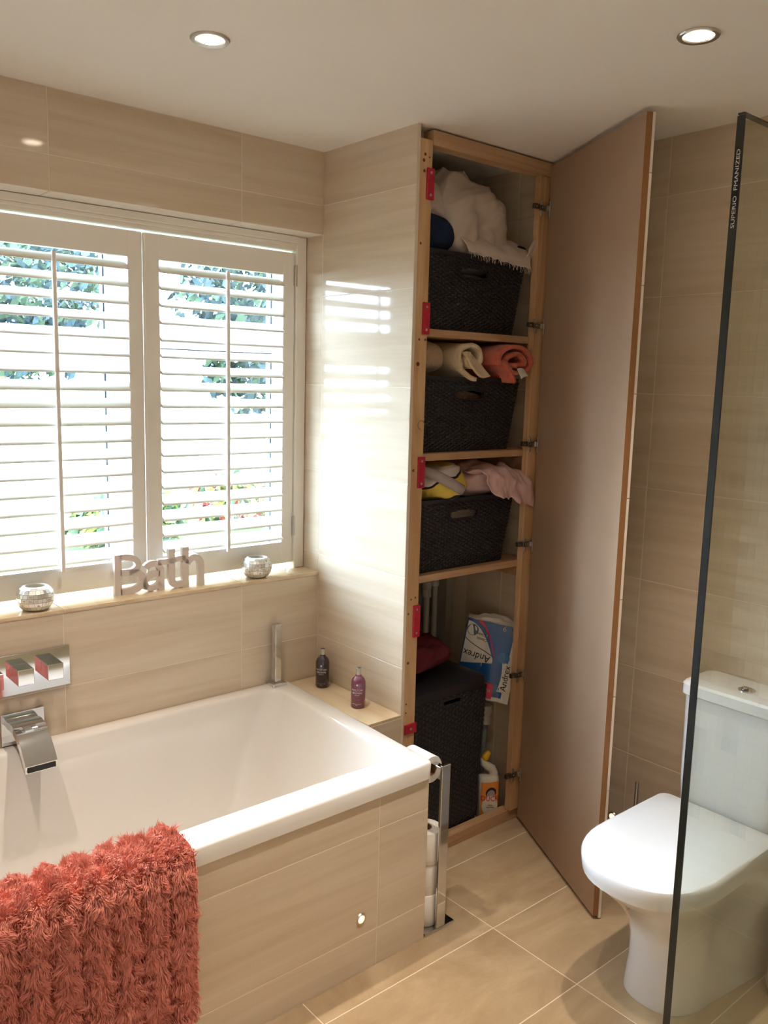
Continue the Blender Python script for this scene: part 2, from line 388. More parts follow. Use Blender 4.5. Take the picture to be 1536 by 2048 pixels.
for k, xr in enumerate((-.0455, -.608, -1.1705)):
    xl = xr-.553; cx = (xl+xr)/2
    b = B()
    for xa, xb in ((xr-.047, xr), (xl, xl+.047)): b.box(xa, .101, .984, xb, .130, 2.076, .002, 1)
    p = b.build('shutter_panel', M_PAINT, sh)
    p['label'] = ('louvred panel next to the cupboard wall', 'middle louvred panel', 'louvred panel at the far left')[k]
    B().box(xl+.047, .103, 2.0, xr-.047, .128, 2.076).build('top_rail', M_PAINT, p)
    B().box(xl+.047, .103, .984, xr-.047, .128, 1.062).build('bottom_rail', M_PAINT, p)
    for i in range(18): link('slat', slat_me, (cx, .116, 1.062+.0521*(i+.5)), p)
    B().box(cx-.006, .074, 1.055, cx+.006, .085, 1.988, .002, 1).build('tilt_rod', M_PAINT, p)
    if k == 0:
        for zz in (2.0, 1.12, 1.56)[:2]:
            q = B().lathe([(.005, -.036), (.005, .036)], (xr+.003, .096, zz), 10)
            q.box(xr-.004, .097, zz-.034, xr+.01, .1005, zz+.034)
            q.build('shutter_hinge', M_STEEL, p)
    if k == 1:
        B().box(xr+.0003, .094, .984, xr+.0092, .104, 2.074, .003).build('astragal', M_PAINT, p)

# ---------------------------------------------------------------- downlights and wall spots
M_LAMP = emit('downlight_lens', (1, .86, .66, 1), 30)
M_WARM = emit('wall_spot_lens', (1, .46, .20, 1), 2.6)
def downlight(x, y, label, energy=1.0):
    t = thing('ceiling_downlight', label, 'downlight', (x, y, H), group='ceiling downlights')
    B().lathe([(.031, .0), (.034, -.004), (.043, -.005), (.045, -.002), (.045, .0)], (x, y, H), 36, cap0=False, cap1=False).build('bezel', M_STEEL, t, 30)
    B().lathe([(.031, -.0005), (.027, -.0032), (.0005, -.0045)], (x, y, H), 28, cap0=False).build('lamp_lens', M_LAMP, t, True)
    l = bpy.data.lights.new('spot', 'SPOT'); l.energy = SPOT*energy; l.color = (1, .88, .75); l.spot_size = math.radians(70); l.spot_blend = 1.0; l.shadow_soft_size = .022
    lo = bpy.data.objects.new('lamp_light', l); C.objects.link(lo); lo.parent = t; lo.location = (0, 0, -.012)
downlight(-.758, -.596, 'round steel ceiling downlight above the bath')
downlight(0, -1.362, 'round steel ceiling downlight above the toilet')
downlight(-.75, -1.362, 'ceiling downlight over the middle of the floor')
downlight(-1.5, -.596, 'ceiling downlight over the far left end of the bath')
downlight(-1.6, -2.15, 'unseen fill downlight added over the open floor at the left', 2.4)  # out of view, placed and boosted to fill the room with bounced light
downlight(-.2, -2.45, 'ceiling downlight inside the shower')
def wallspot(loc, n, label):
    ax = 'y' if n == 'y' else 'x'
    t = thing('wall_spotlight', label, 'spotlight', loc, group='small low-level wall lights')
    B().lathe([(.0105, 0), (.0115, -.003), (.0155, -.0035), (.0175, 0)], loc, 24, ax, cap0=False, cap1=False).build('bezel', M_STEEL, t, 30)
    B().lathe([(.0108, -.0005), (.0005, -.002)], loc, 20, ax, cap0=False).build('lamp_lens', M_WARM, t, True)
wallspot((-.395, -.765, .166), 'y', 'small round warm light set in the bath panel near the cupboard')
wallspot((-.911, -.765, .182), 'y', 'small round warm light in the bath panel beside the coral mat')
wallspot((D, -.87, .178), 'x', 'small round warm light low in the wall behind the toilet')

# ================================================================ BATH
BX0, BX1, BY0, BY1 = -1.86, -.142, -.775, -.001
RZ = lambda y: .562+.026*(y+.775)/.775
bt = thing('bathtub', 'white acrylic bathtub boxed in with beige tiles under the window', 'bathtub', (-1.0, -.4, 0))
b = B(); n = 6
def ring(x0, yy0, x1, yy1, r, dz, absz=None): return [(x, y, (RZ(y)+dz) if absz is None else absz) for x, y in rrect(x0, yy0, x1, yy1, r, n)]
rings = [ring(BX0+.02, BY0+.014, BX1-.02, BY1-.004, .02, 0, .505), ring(BX0, BY0, BX1, BY1, .025, -.048), ring(BX0, BY0, BX1, BY1, .02, -.006), ring(BX0+.002, BY0+.002, BX1-.002, BY1-.002, .02, -.0018), ring(BX0+.006, BY0+.006, BX1-.006, BY1-.006, .018, 0)]
ix0, iy0, ix1, iy1 = BX0+.1, -.678, -.212, -.052
rings += [ring(ix0-.012, iy0-.012, ix1+.012, iy1+.012, .055, 0), ring(ix0-.004, iy0-.004, ix1+.004, iy1+.004, .05, -.003), ring(ix0, iy0, ix1, iy1, .05, -.012)]
for t, z in ((.25, .47), (.55, .33), (.8, .22), (.93, .165), (1.0, .135)):
    k = t**1.0; kk = .5*k
    rings.append(ring(ix0+.20*k, iy0+.062*k, ix1-.20*k, iy1-.062*k, .05+.06*t, 0, z))
rings.append(ring(ix0+.27, iy0+.13, ix1-.27, iy1-.13, .1, 0, .120))
b.loft(rings, cap0=False)
b.build('tub', M_BATH, bt, 45)
pn = B().box(BX0, -.765+G, 0, -.150, -.735, .512).box(-.18, -.735, 0, -.150-G, -.472, .512).build('bath_panel', M_GROUT, bt)
tiles(pn, 'y', -.765, -1, [(BX0, .001, -.1485, .512)], [-.335-.6*k for k in range(4)], [.116, .417], M_TILE)
tiles(pn, 'x', -.1485, 1, [(-.765, .001, -.473, .512)], [], [.116, .417], M_TILE)
# tiled ledge between bath and cupboard flank
o = struct('trim_4', B().box(-.141, -.470, 0, -.0005, -.001, .562), M_GROUT)
tiles(o, 'z', .571, 1, [(-.141, -.4725, -.0005, -.001)], [], [], M_TILEH, t=.009)
tiles(o, 'y', -.4725, -1, [(-.141, .001, 0, .562)], [], [.417, .116], M_TILE, t=.003)

# bath mixer: plate with three square knobs
t = thing('bath_mixer', 'chrome wall plate with three square control knobs above the bath', 'bath tap', (-1.06, -.005, .794))
B().box(-1.215, -.008, .736, -.905, -.0005, .855, .001, 1).build('wall_plate', M_CHROME, t)
for kx in (-.966, -1.048, -1.13):
    B().box(kx-.022, -.064, .778, kx+.022, -.008, .824, .0012, 1).build('knob', M_CHROME, t)
t = thing('bath_spout', 'curved flat chrome waterfall spout above the bath rim', 'bath tap', (-1.04, -.005, .62))
B().box(-1.104, -.008, .590, -.984, -.0005, .684, .001, 1).build('wall_plate', M_CHROME, t)
arc = []
for i in range(13):
    a = i/12; arc.append((-.008-.150*a, .660-.072*a**2.0*1.1+.012*math.sin(a*math.pi)))
poly = arc+[(yy+.004, zz-.022) for yy, zz in reversed(arc)]
B().prism(poly, -1.088, -1.002, lambda u, v, d: (d, u, v)).build('spout', M_CHROME, t, 30)
yy, zz = arc[-1]
B().box(-1.083, yy-.0012, zz-.018, -1.007, yy+.004, zz-.004).build('spout_mouth', M_INK, t)
# hand shower
t = thing('hand_shower', 'square chrome pull-out hand shower standing on the bath rim', 'hand shower', (-.172, -.028, .585))
hy, hx = -.030, -.196
B().box(hx-.028, hy-.026, RZ(hy)-.001, hx+.028, hy+.026, RZ(hy)+.012, .002).build('base', M_CHROME, t)
B().box(hx-.0125, hy-.0125, RZ(hy)+.012, hx+.0125, hy+.0125, .807, .0015).build('handset', M_CHROME, t)

# bath mat with long pile
def path(s):
    """arc length along the draped mat, from inside the bath over the rim and down the panel -> y,z,normal"""
    pts = [(-.640, .455), (-.662, .545), (-.690, .574), (-.755, .574), (-.782, .562), (-.795, .53), (-.796, .14)]
    d = [0]
    for a, c in zip(pts, pts[1:]): d.append(d[-1]+math.hypot(c[0]-a[0], c[1]-a[1]))
    s *= d[-1]
    for i in range(len(pts)-1):
        if s <= d[i+1] or i == len(pts)-2:
            k = (s-d[i])/(d[i+1]-d[i]); a, c = pts[i], pts[i+1]
            ty, tz = (c[0]-a[0])/(d[i+1]-d[i]), (c[1]-a[1])/(d[i+1]-d[i])
            return a[0]+(c[0]-a[0])*k, a[1]+(c[1]-a[1])*k, ty, tz
mt = thing('bath_mat', 'shaggy coral bath mat draped over the bath edge', 'bath mat', (-1.2, -.79, .14))
MX0, MX1 = -1.52, -.915
b = B(); b.grid(lambda u, v: (MX0+(MX1-MX0)*u, path(v)[0], path(v)[1]), 4, 40)
o = b.build('backing', M_MATB, mt, True); mod(o, 'SOLIDIFY', thickness=.004, offset=0)
b = B(); rnd = random.Random(3); RIB = .066
V = []; F = []
for i in range(120000):
    u = rnd.random(); v = rnd.random(); x = MX0+(MX1-MX0)*u; y, z, ty, tz = path(v)
    if x < -1.40 or (v < .12 and rnd.random() < .7): continue
    ph = ((x-MX1+.006) % RIB)/RIB; ribh = max(.0, math.sin(math.pi*ph))**.6
    if rnd.random() > .2+.8*ribh: continue
    ya, za = path(max(0, v-.035))[:2]; yb, zb = path(min(1, v+.035))[:2]
    nrm = Vector((0, zb-za, ya-yb)).normalized()
    q1 = Vector((x*42, z*42+y*42, 0)); q2 = Vector((x*110, z*90+y*90, 4))
    tuft = Vector((noise.noise(q1)*1.1+noise.noise(q2)*.7, 0, noise.noise(q1+Vector((5, 5, 9)))*1.1+noise.noise(q2+Vector((5, 5, 9)))*.7))
    L_ = (.006+.013*ribh)*rnd.uniform(.75, 1.2)*(1+.35*noise.noise(q1+Vector((2, 9, 1))))
    lean = Vector(((ph-.5)*.25, 0, 0))+tuft*1.25+Vector((rnd.gauss(0, .16), rnd.gauss(0, .10), rnd.gauss(0, .16)-.45*(z < .56)))
    p0 = Vector((x, y, z))+nrm*(.001+.010*ribh)
    p1 = p0+nrm*L_*.60+lean*L_*.30; p2 = p1+nrm*L_*.22+lean*L_*.70+Vector((0, 0, -.003))
    sd = (p2-p0).cross(Vector((rnd.gauss(0, 1), rnd.gauss(0, 1), rnd.gauss(0, 1)))).normalized()*rnd.uniform(.0006, .0012)
    k = len(V); V += [p0-sd, p0+sd, p1+sd*.9, p1-sd*.9, p2]; F += [(k, k+1, k+2, k+3), (k+3, k+2, k+4)]
b.v = [tuple(p) for p in V]; b.f = F; b.mi = [0]*len(F)
me = bpy.data.meshes.new('pile'); me.from_pydata([(p[0]+1.2, p[1]+.79, p[2]-.14) for p in b.v], [], b.f); me.materials.append(M_MAT)
me.polygons.foreach_set('use_smooth', [True]*len(me.polygons))
o = link('pile', me, (-1.2, -.79, .14), mt); o['kind'] = 'stuff'

# ---------------------------------------------------------------- bottles on the ledge
def bottle(x, y, z0, label, liquid, cap_h, r, h, words):
    t = thing('soap_bottle', label, 'bottle', (x, y, z0), 'toiletry bottles on the ledge')
    sc = h/.118
    prof = [(.001, 0), (r*.86, .0005), (r, .006), (r, .086*sc), (r*.97, .094*sc), (r*.80, .104*sc), (r*.52, .111*sc), (r*.40, .114*sc), (r*.40, .118*sc)]
    B().lathe(prof, (x, y, z0), 36).build('bottle', liquid, t, 50)
    ch = cap_h; q = r*.36
    B().lathe([(q, 0), (q, ch-.001), (q-.0008, ch), (.001, ch)], (x, y, z0+.1165*sc), 28).build('cap', M_STEEL, t, 40)
    B().lathe([(q-.0006, 0), (q-.002, .0012), (.001, .0015)], (x, y, z0+.1165*sc+ch), 24).build('cap_top', M_DARKMET, t, 40)
    # print wrapped round the front
    a0 = math.radians(222)
    def wrap(vv, off): return lambda u, v, d: (x+(r+.0003+d)*math.cos(a0+off+u/r), y+(r+.0003+d)*math.sin(a0+off+u/r), z0+vv+v)
    for s_, sz, vv in words: text(s_, sz, wrap(vv, words[0][3] if len(words[0]) > 3 else 0), M_WHITEINK, t, ext=.0001, sx=1.05)
    b = B(); wf = wrap(.082, 0)
    b.add([wf(.003*math.cos(i*.785), .003*math.sin(i*.785), .0001) for i in range(8)], [tuple(range(8))])
    b.build('emblem', M_WHITEINK, t)
    return t
def liquid(name, col, deep):
    m = plain(name, col, .06, noise_amt=.1, scale=12, coat=.6); return m
bottle(-.052, -.105, .5715, 'near-black soap bottle with a chrome cap in the ledge corner', liquid('dark_shampoo', srgb(34, 18, 26), 0), .022, .0245, .118, [('MOLTON', .0088, .068), ('BROWN', .0088, .058), ('LONDON', .0035, .051), ('BATH & SHOWER GEL', .003, .017), ('300 ml', .003, .012)])
bottle(-.070, -.330, .5715, 'plum-purple soap bottle with a chrome cap at the ledge front', liquid('plum_shampoo', srgb(104, 48, 70), 0), .024, .0245, .112, [('MOLTON', .0088, .064), ('BROWN', .0088, .054), ('LONDON', .0035, .047), ('BATH & SHOWER GEL', .003, .017), ('300 ml', .003, .012)])

# ---------------------------------------------------------------- window board ornaments
sg = thing('bath_sign', 'grey-beige cut-out letters spelling Bath on the window board', 'sign', (-.585, .066, .963))
def stroke(pts, wd):
    return pts, wd
P0 = Vector((-.732, .079, .963)); P1 = Vector((-.436, .055, .963)); LEN = (P1-P0).length; dx = (P1-P0).normalized(); nn = Vector((dx.y, -dx.x, 0))
TH = .018
def sfn(u, v, d): p = P0+dx*u+nn*d; return (p.x, p.y, p.z+v)
def ribbon(pts, wd, closed=False):
    """flat stroke with square ends, as quads -> extruded slab"""
    pts = [Vector((p[0], p[1])) for p in pts]; n = len(pts); L_ = []; R_ = []
    ws = wd if isinstance(wd, (list, tuple)) else [wd]*n
    for i, p in enumerate(pts):
        a = pts[(i-1) % n] if closed else pts[max(i-1, 0)]; c = pts[(i+1) % n] if closed else pts[min(i+1, n-1)]
        t = (c-a).normalized(); nr = Vector((-t.y, t.x)); L_.append(p+nr*ws[i]/2); R_.append(p-nr*ws[i]/2)
    b = B(); rg = [[sfn(*l, 0), sfn(*l, TH), sfn(*r, TH), sfn(*r, 0)] for l, r in zip(L_, R_)]
    if closed: rg.append(rg[0])
    return b.loft(rg, not closed, not closed)
def bez(p0, p1, p2, p3, n=10):
    return [tuple((1-t)**3*a+3*(1-t)**2*t*b_+3*(1-t)*t*t*c+t**3*d for a, b_, c, d in zip(p0, p1, p2, p3)) for t in [i/n for i in range(n+1)]]
wd = .022
def join(bs, name):
    q = B()
    for x in bs: q.add(x.v, x.f)
    return q.build(name, M_SIGN, sg, 40)
hB = .128
join([ribbon([(.011, 0), (.011, hB)], wd),
      ribbon([(.018, hB-.009)]+bez((.03, hB-.009), (.088, hB-.009), (.088, .072), (.045, .070)), .019),
      ribbon([(.018, .070), (.045, .070)]+bez((.05, .070), (.112, .068), (.104, .009), (.04, .009))+[(.018, .009)], .020)], 'letter_b')
join([ribbon(bez((.100, .078), (.115, .098), (.150, .094), (.150, .060))+[(.150, .0)], .020),
      ribbon(bez((.146, .056), (.120, .058), (.094, .048), (.098, .026))+bez((.098, .026), (.102, .002), (.136, .008), (.146, .026)), .017),
      ribbon([(.090, .022), (.104, .016)], .02)], 'letter_a')
join([ribbon([(.186, .132), (.186, .04)]+bez((.186, .034), (.186, .012), (.2, .009), (.225, .014)), .021),
      ribbon([(.140, .092), (.176, .092)]+[(.21, .098), (.232, .098)], .018)], 'letter_t')
join([ribbon([(.232, .0), (.232, .134)], .022),
      ribbon(bez((.238, .078), (.250, .106), (.284, .104), (.286, .070))+[(.287, 0.0)], .021)], 'letter_h')
def candle(x, y, label):
    z0 = .9632
    t = thing('candle_holder', label, 'candle holder', (x, y, z0), 'round mirror-mosaic candle holders')
    prof = [(.001, .001), (.029, 0), (.037, .004), (.0475, .018), (.052, .034), (.0505, .048), (.043, .062), (.033, .070), (.029, .0705), (.027, .066), (.031, .045), (.028, .012), (.001, .010)]
    B().lathe(prof, (x, y, z0), 40).build('bowl', plain('mosaic_grout', srgb(190, 184, 172), .6), t, True)
    rnd = random.Random(int(x*1000)); body = prof[2:8]
    def pr(s):
        k = s*(len(body)-1); i = min(int(k), len(body)-2); k -= i
        return body[i][0]*(1-k)+body[i+1][0]*k, body[i][1]*(1-k)+body[i+1][1]*k
    rows = 6
    for r in range(rows):
        a = rnd.uniform(0, 1)
        end = a+2*math.pi
        while a < end-.08:
            wv = min(rnd.uniform(.18, .42), end-a); s0, s1 = (r+.06)/rows, (r+.94)/rows
            if r % 2: s0, s1 = s0, s1
            ang = math.degrees((a+wv/2)) % 360
            if 130 < ang < 345 or r >= 4:
                q = B(); tilt = rnd.uniform(-.0005, .0008); m_ = []
                pts = [(s0, a+.012), (s0, a+wv-.012), (s1, a+wv-.012), (s1, a+.012)]
                def P_(s_, aa, off): rr, hh = pr(s_); return (x+(rr+off)*math.cos(aa), y+(rr+off)*math.sin(aa), z0+hh)
                am = a+wv/2
                q.loft([[P_(s_, aa, -.001) for s_, aa in pts], [P_(s_, aa, .0012+(tilt if aa > am else 0)) for s_, aa in pts]])
                q.build('mirror_chip', M_SILVER, t)
            a += wv
candle(-.980, .046, 'round mirror-mosaic candle holder at the left end of the window board')
candle(-.230, .046, 'round mirror-mosaic candle holder right of the letters Bath')

# ================================================================ CUPBOARD
cb = thing('built_in_cupboard', 'tall built-in pine-framed cupboard standing open beside the bath', 'cupboard', (.31, -.25, 0))
B().box(.0125, W+.001, 0.045, .0625, W+.045, 2.362, .001, 1).build('stud', M_PINE, cb)
B().box(.574, W+.006, .046, D-.001, W+.032, 2.349, .001, 1).build('stud', M_PINE, cb)
B().box(.0635, W+.001, 2.350, D-.001, W+.046, 2.394, .001, 1).build('top_rail', M_PINEH, cb)
B().box(.0125, W+.018, .0005, D-.001, -.412, .045, .001, 1).build('bottom_sill', M_PINEH, cb)
SHZ = (1.812, 1.418, 1.016)
for z in SHZ:
    B().box(.014, -.440, z-.024, D-.003, -.006, z, .001, 1).build('shelf', M_PINEH, cb)
    B().box(D-.024, -.412, z-.072, D-.002, -.01, z-.0245, .001, 1).build('shelf_batten', M_PINEH, cb)
B().box(.0125, -.005, .0, D-.001, -.0005, H-.002).build('back_board', M_PLAST, cb)
B().box(.595, -.060, .05, .633, -.006, .985, .001, 1).build('pipe_casing', M_PLAST, cb)
for (x, z, r) in ((.027, 2.30, .005), (.032, 2.318, .0045), (.03, 2.27, .005), (.05, 2.312, .003), (.024, 2.06, .004), (.028, 1.70, .0065), (.03, 1.775, .004), (.055, 1.775, .004), (.022, 1.37, .005), (.02, .905, .004), (.03, .952, .0035), (.048, .956, .0035), (.022, .60, .0035), (.022, .57, .003), (.025, .74, .005)):
    B().lathe([(.0005, -.0006), (r, -.0005), (r, .0002)], (x, W+.001, z), 10, 'y').build('wood_knot', M_KNOT, cb)
for (z0, z1) in ((2.189, 2.281), (1.791, 1.888), (1.313, 1.412), (.824, .931)):
    q = B().box(.0385, W-.007, z0, .0665, W+.001, z1, .002)
    ct_ = q.build('door_catch', M_RED, cb); zm = (z0+z1)/2
    for zz in (z0+.014, z1-.014):
        B().lathe([(.0005, -.0014), (.0042, -.001), (.0045, 0)], (.052, W-.007, zz), 14, 'y').build('screw', M_STEEL, ct_)
    B().box(.0395, W-.0078, zm-.016, .0655, W-.0068, zm-.014).build('rib', M_RED, ct_)
    B().box(.0395, W-.0078, zm+.014, .0655, W-.0068, zm+.016).build('rib', M_RED, ct_)
ct_ = B().box(.016, W-.007, .496, .066, W+.001, .530, .002).build('door_catch', M_RED, cb)
B().lathe([(.0005, -.0014), (.0042, -.001), (.0045, 0)], (.04, W-.007, .513), 14, 'y').build('screw', M_STEEL, ct_)
# little wire hook on the left stud
q = B(); q.tube([(.047+.014*math.cos(a), W-.002, 1.512+.014*math.sin(a)) for a in [i*.42 for i in range(12)]], .0011, 6)
q.build('wire_hook', M_DARKMET, cb, True)
# door, swung out
hx_, hy_ = .6165, -.4665; fx_, fy_ = .3265, -1.0255
dl = math.hypot(fx_-hx_, fy_-hy_); e1 = Vector(((fx_-hx_)/dl, (fy_-hy_)/dl, 0)); e2 = Vector((-e1.y, e1.x, 0))
if e2.x < 0: e2 = -e2
DM = Matrix.Identity(4)
for k in range(3): DM[k][0] = e1[k]; DM[k][1] = e2[k]
DM.translation = (hx_, hy_, 0)
b = B().box(0, 0, .014, dl, .018, 2.384, M=DM)
dr = b.build('door', M_MDF, cb)
mi = [0]*6
dr.data.materials.append(M_MDFE)
for pl in dr.data.polygons:
    if abs(pl.normal.dot(e2)) < .5: pl.material_index = 1
dr['label'] = 'brown board door swung open, its outer face tiled'
zl = [.004]+[z for z in sorted(ZS) if .02 < z < 2.38]+[2.386]
for za, zb in zip(zl, zl[1:]):
    q = B().box(.045, .0185, za+.0012, dl+.001, .0265, zb-.0012, M=DM)
    o = q.build('tile', M_TILE, dr); o.data.materials.append(M_RAWTILE)
    for pl in o.data.polygons:
        if abs(pl.normal.dot(e2)) < .5: pl.material_index = 1
for z in (2.241, 1.847, 1.435, 1.074, .582, .189):
    hg = B().box(.566, W-.002, z-.007, .600, W+.0055, z+.010, .0015).build('hinge', M_DARKMET, cb)
    B().box(.540, W-.001, z-.004, .566, W+.012, z+.013, .0015).build('hinge_arm', M_DARKMET, hg)
    B().box(.574, W+.0, z-.026, .582, W+.0058, z+.026, .0015).build('hinge_plate', M_STEEL, hg)
    B().box(.598, W-.010, z-.006, .612, W-.001, z+.011, .0015).build('hinge_link', M_STEEL, hg)
    B().box(.006, -.004, z-.028, .016, -.0003, z+.028, .001, 1, M=DM).build('hinge_cup', M_STEEL, hg)
    for xx in (.548, .578): B().lathe([(.0005, -.0013), (.003, -.001), (.0032, 0)], (xx, W-.002, z+.003), 10, 'y').build('screw', M_STEEL, hg)

# ---------------------------------------------------------------- rattan baskets
def weave_panel(b, p00, p10, p11, p01, nu, nv, hole=None, skip=None):
    """woven sheet: staggered slits left open; hole(u,v) cuts the grip"""
    P00, P10, P11, P01 = map(Vector, (p00, p10, p11, p01))
    nrm = (P10-P00).cross(P01-P00).normalized()
    V = []; n = nu+1
    for j in range(nv+1):
        for i in range(nu+1):
            u, v = i/nu, j/nv
            p = (P00*(1-u)+P10*u)*(1-v)+(P01*(1-u)+P11*u)*v
            V.append(p+nrm*(.0012 if ((i//3+j//2) % 2) else -.0012))
    F = []
    for j in range(nv):
        for i in range(nu):
            u, v = (i+.5)/nu, (j+.5)/nv
            if hole and hole(u, v): continue
            slit = j % 2 == 1 and (i+(3 if (j//2) % 2 else 0)) % 6 < 2 and .05 < v < .74 and .03 < u < .97
            if slit and not (skip and skip(u, v)): continue
            F.append((j*n+i, j*n+i+1, (j+1)*n+i+1, (j+1)*n+i))
    b.add(V, F)
def make_basket(label):
    wt, wb, dt, db, h = .245, .217, .195, .175, .247
    t = thing('rattan_basket', label, 'basket', (0, 0, 0), 'black rattan baskets on the cupboard shelves')
    grip = lambda u, v: (abs(u-.5)/.13)**4+(abs(v-.80)/.055)**4 < 1
    c = [(-wb, -db, .002), (wb, -db, .002), (wb, db, .002), (-wb, db, .002)]; k = [(-wt, -dt, h-.012), (wt, -dt, h-.012), (wt, dt, h-.012), (-wt, dt, h-.012)]
    b = B()
    # slits with rows of different density, closed behind the grip rim
    for i, g in ((0, grip), (1, None), (2, grip), (3, None)):
        j = (i+1) % 4; weave_panel(b, c[i], c[j], k[j], k[i], 96 if i % 2 == 0 else 72, 72, g, lambda u, v: v > .5 or noise.noise(Vector((u*3.1+1, v*4.3, 2))) < .02)
    b.add([c[0], c[1], c[2], c[3]], [(0, 1, 2, 3)])
    o = b.build('basket_body', M_BLACK, t); mod(o, 'SOLIDIFY', thickness=.0022, offset=0)
    q = B()
    o1 = [(x, y, h-.014) for x, y in rrect(-wt-.004, -dt-.004, wt+.004, dt+.004, .02)]; o2 = [(x, y, h) for x, y in rrect(-wt-.006, -dt-.006, wt+.006, dt+.006, .02)]
    i2 = [(x, y, h) for x, y in rrect(-wt+.006, -dt+.006, wt-.006, dt-.006, .014)]; i1 = [(x, y, h-.014) for x, y in rrect(-wt+.004, -dt+.004, wt-.004, dt-.004, .014)]
    q.loft([o1, o2, i2, i1, o1], False, False); q.build('rim', M_BLACK, t, 40)
    q = B()
    zc = h*.80-.003; yy = -dt+.0035
    rim_o = [(.068*math.copysign(abs(math.cos(a))**.5, math.cos(a)), .019*math.copysign(abs(math.sin(a))**.5, math.sin(a))) for a in [i*math.pi/14 for i in range(28)]]
    q.loft([[(u*1.0, yy-.004, zc+v) for u, v in rim_o], [(u*1.12, yy-.005, zc+v*1.28) for u, v in rim_o], [(u*1.12, yy+.004, zc+v*1.28) for u, v in rim_o], [(u*1.0, yy+.004, zc+v) for u, v in rim_o], [(u*1.0, yy-.004, zc+v) for u, v in rim_o]], False, False)
    q.build('grip_rim', M_BLACK, t, 40)
    return t
bk = make_basket('black rattan basket on the top shelf, filled with white bed linen')
bk.location = (.300, -.236, SHZ[0]+.0005)
b2 = copy_tree(bk, (.300, -.236, SHZ[1]+.0005)); b2['label'] = 'black rattan basket on the middle shelf, under the rolled towels'
b3 = copy_tree(bk, (.296, -.236, SHZ[2]+.0005)); b3['label'] = 'black rattan basket on the lowest shelf, under yellow and pink bedding'

# ---------------------------------------------------------------- linens
def blob(c, r, seed, amp, fold, n=72, m=44, p=2.6, squash=0, dirv=(1, .4, .2), keep=None):
    """heap of cloth: rounded box pushed about by ridged folds"""
    b = B(); dv = Vector(dirv).normalized(); V = []
    def sp(x, e): return math.copysign(abs(x)**e, x)
    for j in range(m+1):
        e = -math.pi/2+math.pi*j/m
        for i in range(n):
            a = 2*math.pi*i/n; q = 2/p
            d = Vector((sp(math.cos(e), q)*sp(math.cos(a), q), sp(math.cos(e), q)*sp(math.sin(a), q), sp(math.sin(e), q)))
            x = Vector((d.x*r[0], d.y*r[1], d.z*r[2]))
            s = x+Vector((seed*3.1, seed*1.7, seed))
            s2 = s-dv*s.dot(dv)*.72
            warp = noise.noise(s*7)*.05
            rd = 1-abs(noise.noise((s2+Vector((warp, warp, -warp)))*fold))*2
            rd2 = 1-abs(noise.noise((s2+Vector((3, warp, 1)))*fold*2.3))*2
            lo = noise.noise(s*6)
            dd = d.normalized() if d.length else d
            k = amp*(rd*.6+rd2*.25)+amp*1.3*lo
            if d.z < -.3: k *= max(0, 1+(d.z+.3)*2)
            V.append(tuple(Vector(c)+x+dd*k))
    F = [(j*n+i, j*n+(i+1) % n, (j+1)*n+(i+1) % n, (j+1)*n+i) for j in range(m) for i in range(n)]
    b.add(V, F); return b
def drape(fn, nu, nv, th, name, mat, parent):
    o = B().grid(fn, nu, nv).build(name, mat, parent, True); mod(o, 'SOLIDIFY', thickness=th, offset=0); return o
# white linen in the top basket, with a frayed hem hanging over the rim
t = thing('white_bed_linen', 'crumpled white bed linen heaped in the top basket', 'linen', (.38, -.25, 1.82))
o = blob((.372, -.235, 2.150), (.165, .165, .150), 4.2, .034, 13, 150, 96, 2.9, dirv=(.8, .1, .75)).build('linen_heap', M_SHEET, t, True)
q = blob((.195, -.23, 2.215), (.10, .12, .085), 9.1, .028, 16, 96, 56, 2.3, dirv=(.4, .3, 1)).build('linen_fold', M_SHEET, t, True)
def hem(u, v):
    x = .25+.31*u; w_ = noise.noise(Vector((u*6, v*2, 3)))
    if v < .6:
        k = v/.6; return (x, -.36-.083*k, 2.135-.052*k**1.5+.012*w_)
    k = (v-.6)/.4; return (x+.012*w_, -.4445-.004*k-.004*w_, 2.076-.030*k*(.35+.9*u)+.006*noise.noise(Vector((u*14, 1, 2)))*k)
drape(hem, 60, 14, .003, 'frayed_hem', M_SHEET, t)
q = B(); rn = random.Random(5)
for i in range(70):
    u = rn.random(); p = Vector(hem(u, 1.0)); d = Vector((rn.uniform(-.012, .012), -.002, -rn.uniform(.004, .022)))
    q.tube([p, p+d*.5+Vector((0, -.002, 0)), p+d], .0006, 4)
q.build('loose_threads', M_SHEET, t)
drape(lambda u, v: (.535+.055*u, -.43-.012*math.sin(v*3)-.02*v, 2.07+.075*v*(.4+.6*u)+.012*math.sin(u*3.1)), 12, 12, .005, 'turned_corner', M_SHEET, t)
t = blob((.150, -.315, 2.110), (.105, .100, .078), 2.7, .016, 10, 56, 36, 2.2, dirv=(.8, 0, -.7)).build('navy_cloth', M_NAVY, None, True)
tag(t, 'dark navy cloth beside the white linen in the top basket', 'cloth')
t = B(); t.tube([(.533, -.395, 2.075), (.546, -.40, 2.100), (.542, -.37, 2.11)], [.022, .026, .02], 12)
tag(t.build('navy_sock', M_NAVY, None, True), 'rolled navy cloth tucked in the right end of the top basket', 'cloth')
# contents that show through the grips and slits
for z, m_, lb in ((SHZ[1], M_BEIGE, 'beige towel packed inside the middle basket'), (SHZ[2], M_SHEET, 'pale linen packed inside the lowest basket'), (SHZ[0], M_GREYC, 'grey linen packed inside the top basket')):
    o = blob((.30, -.236, z+.112), (.188, .150, .090), z*3, .006, 9, 48, 30, 4).build('packed_linen', m_, None, True)
    tag(o, lb, 'linen')
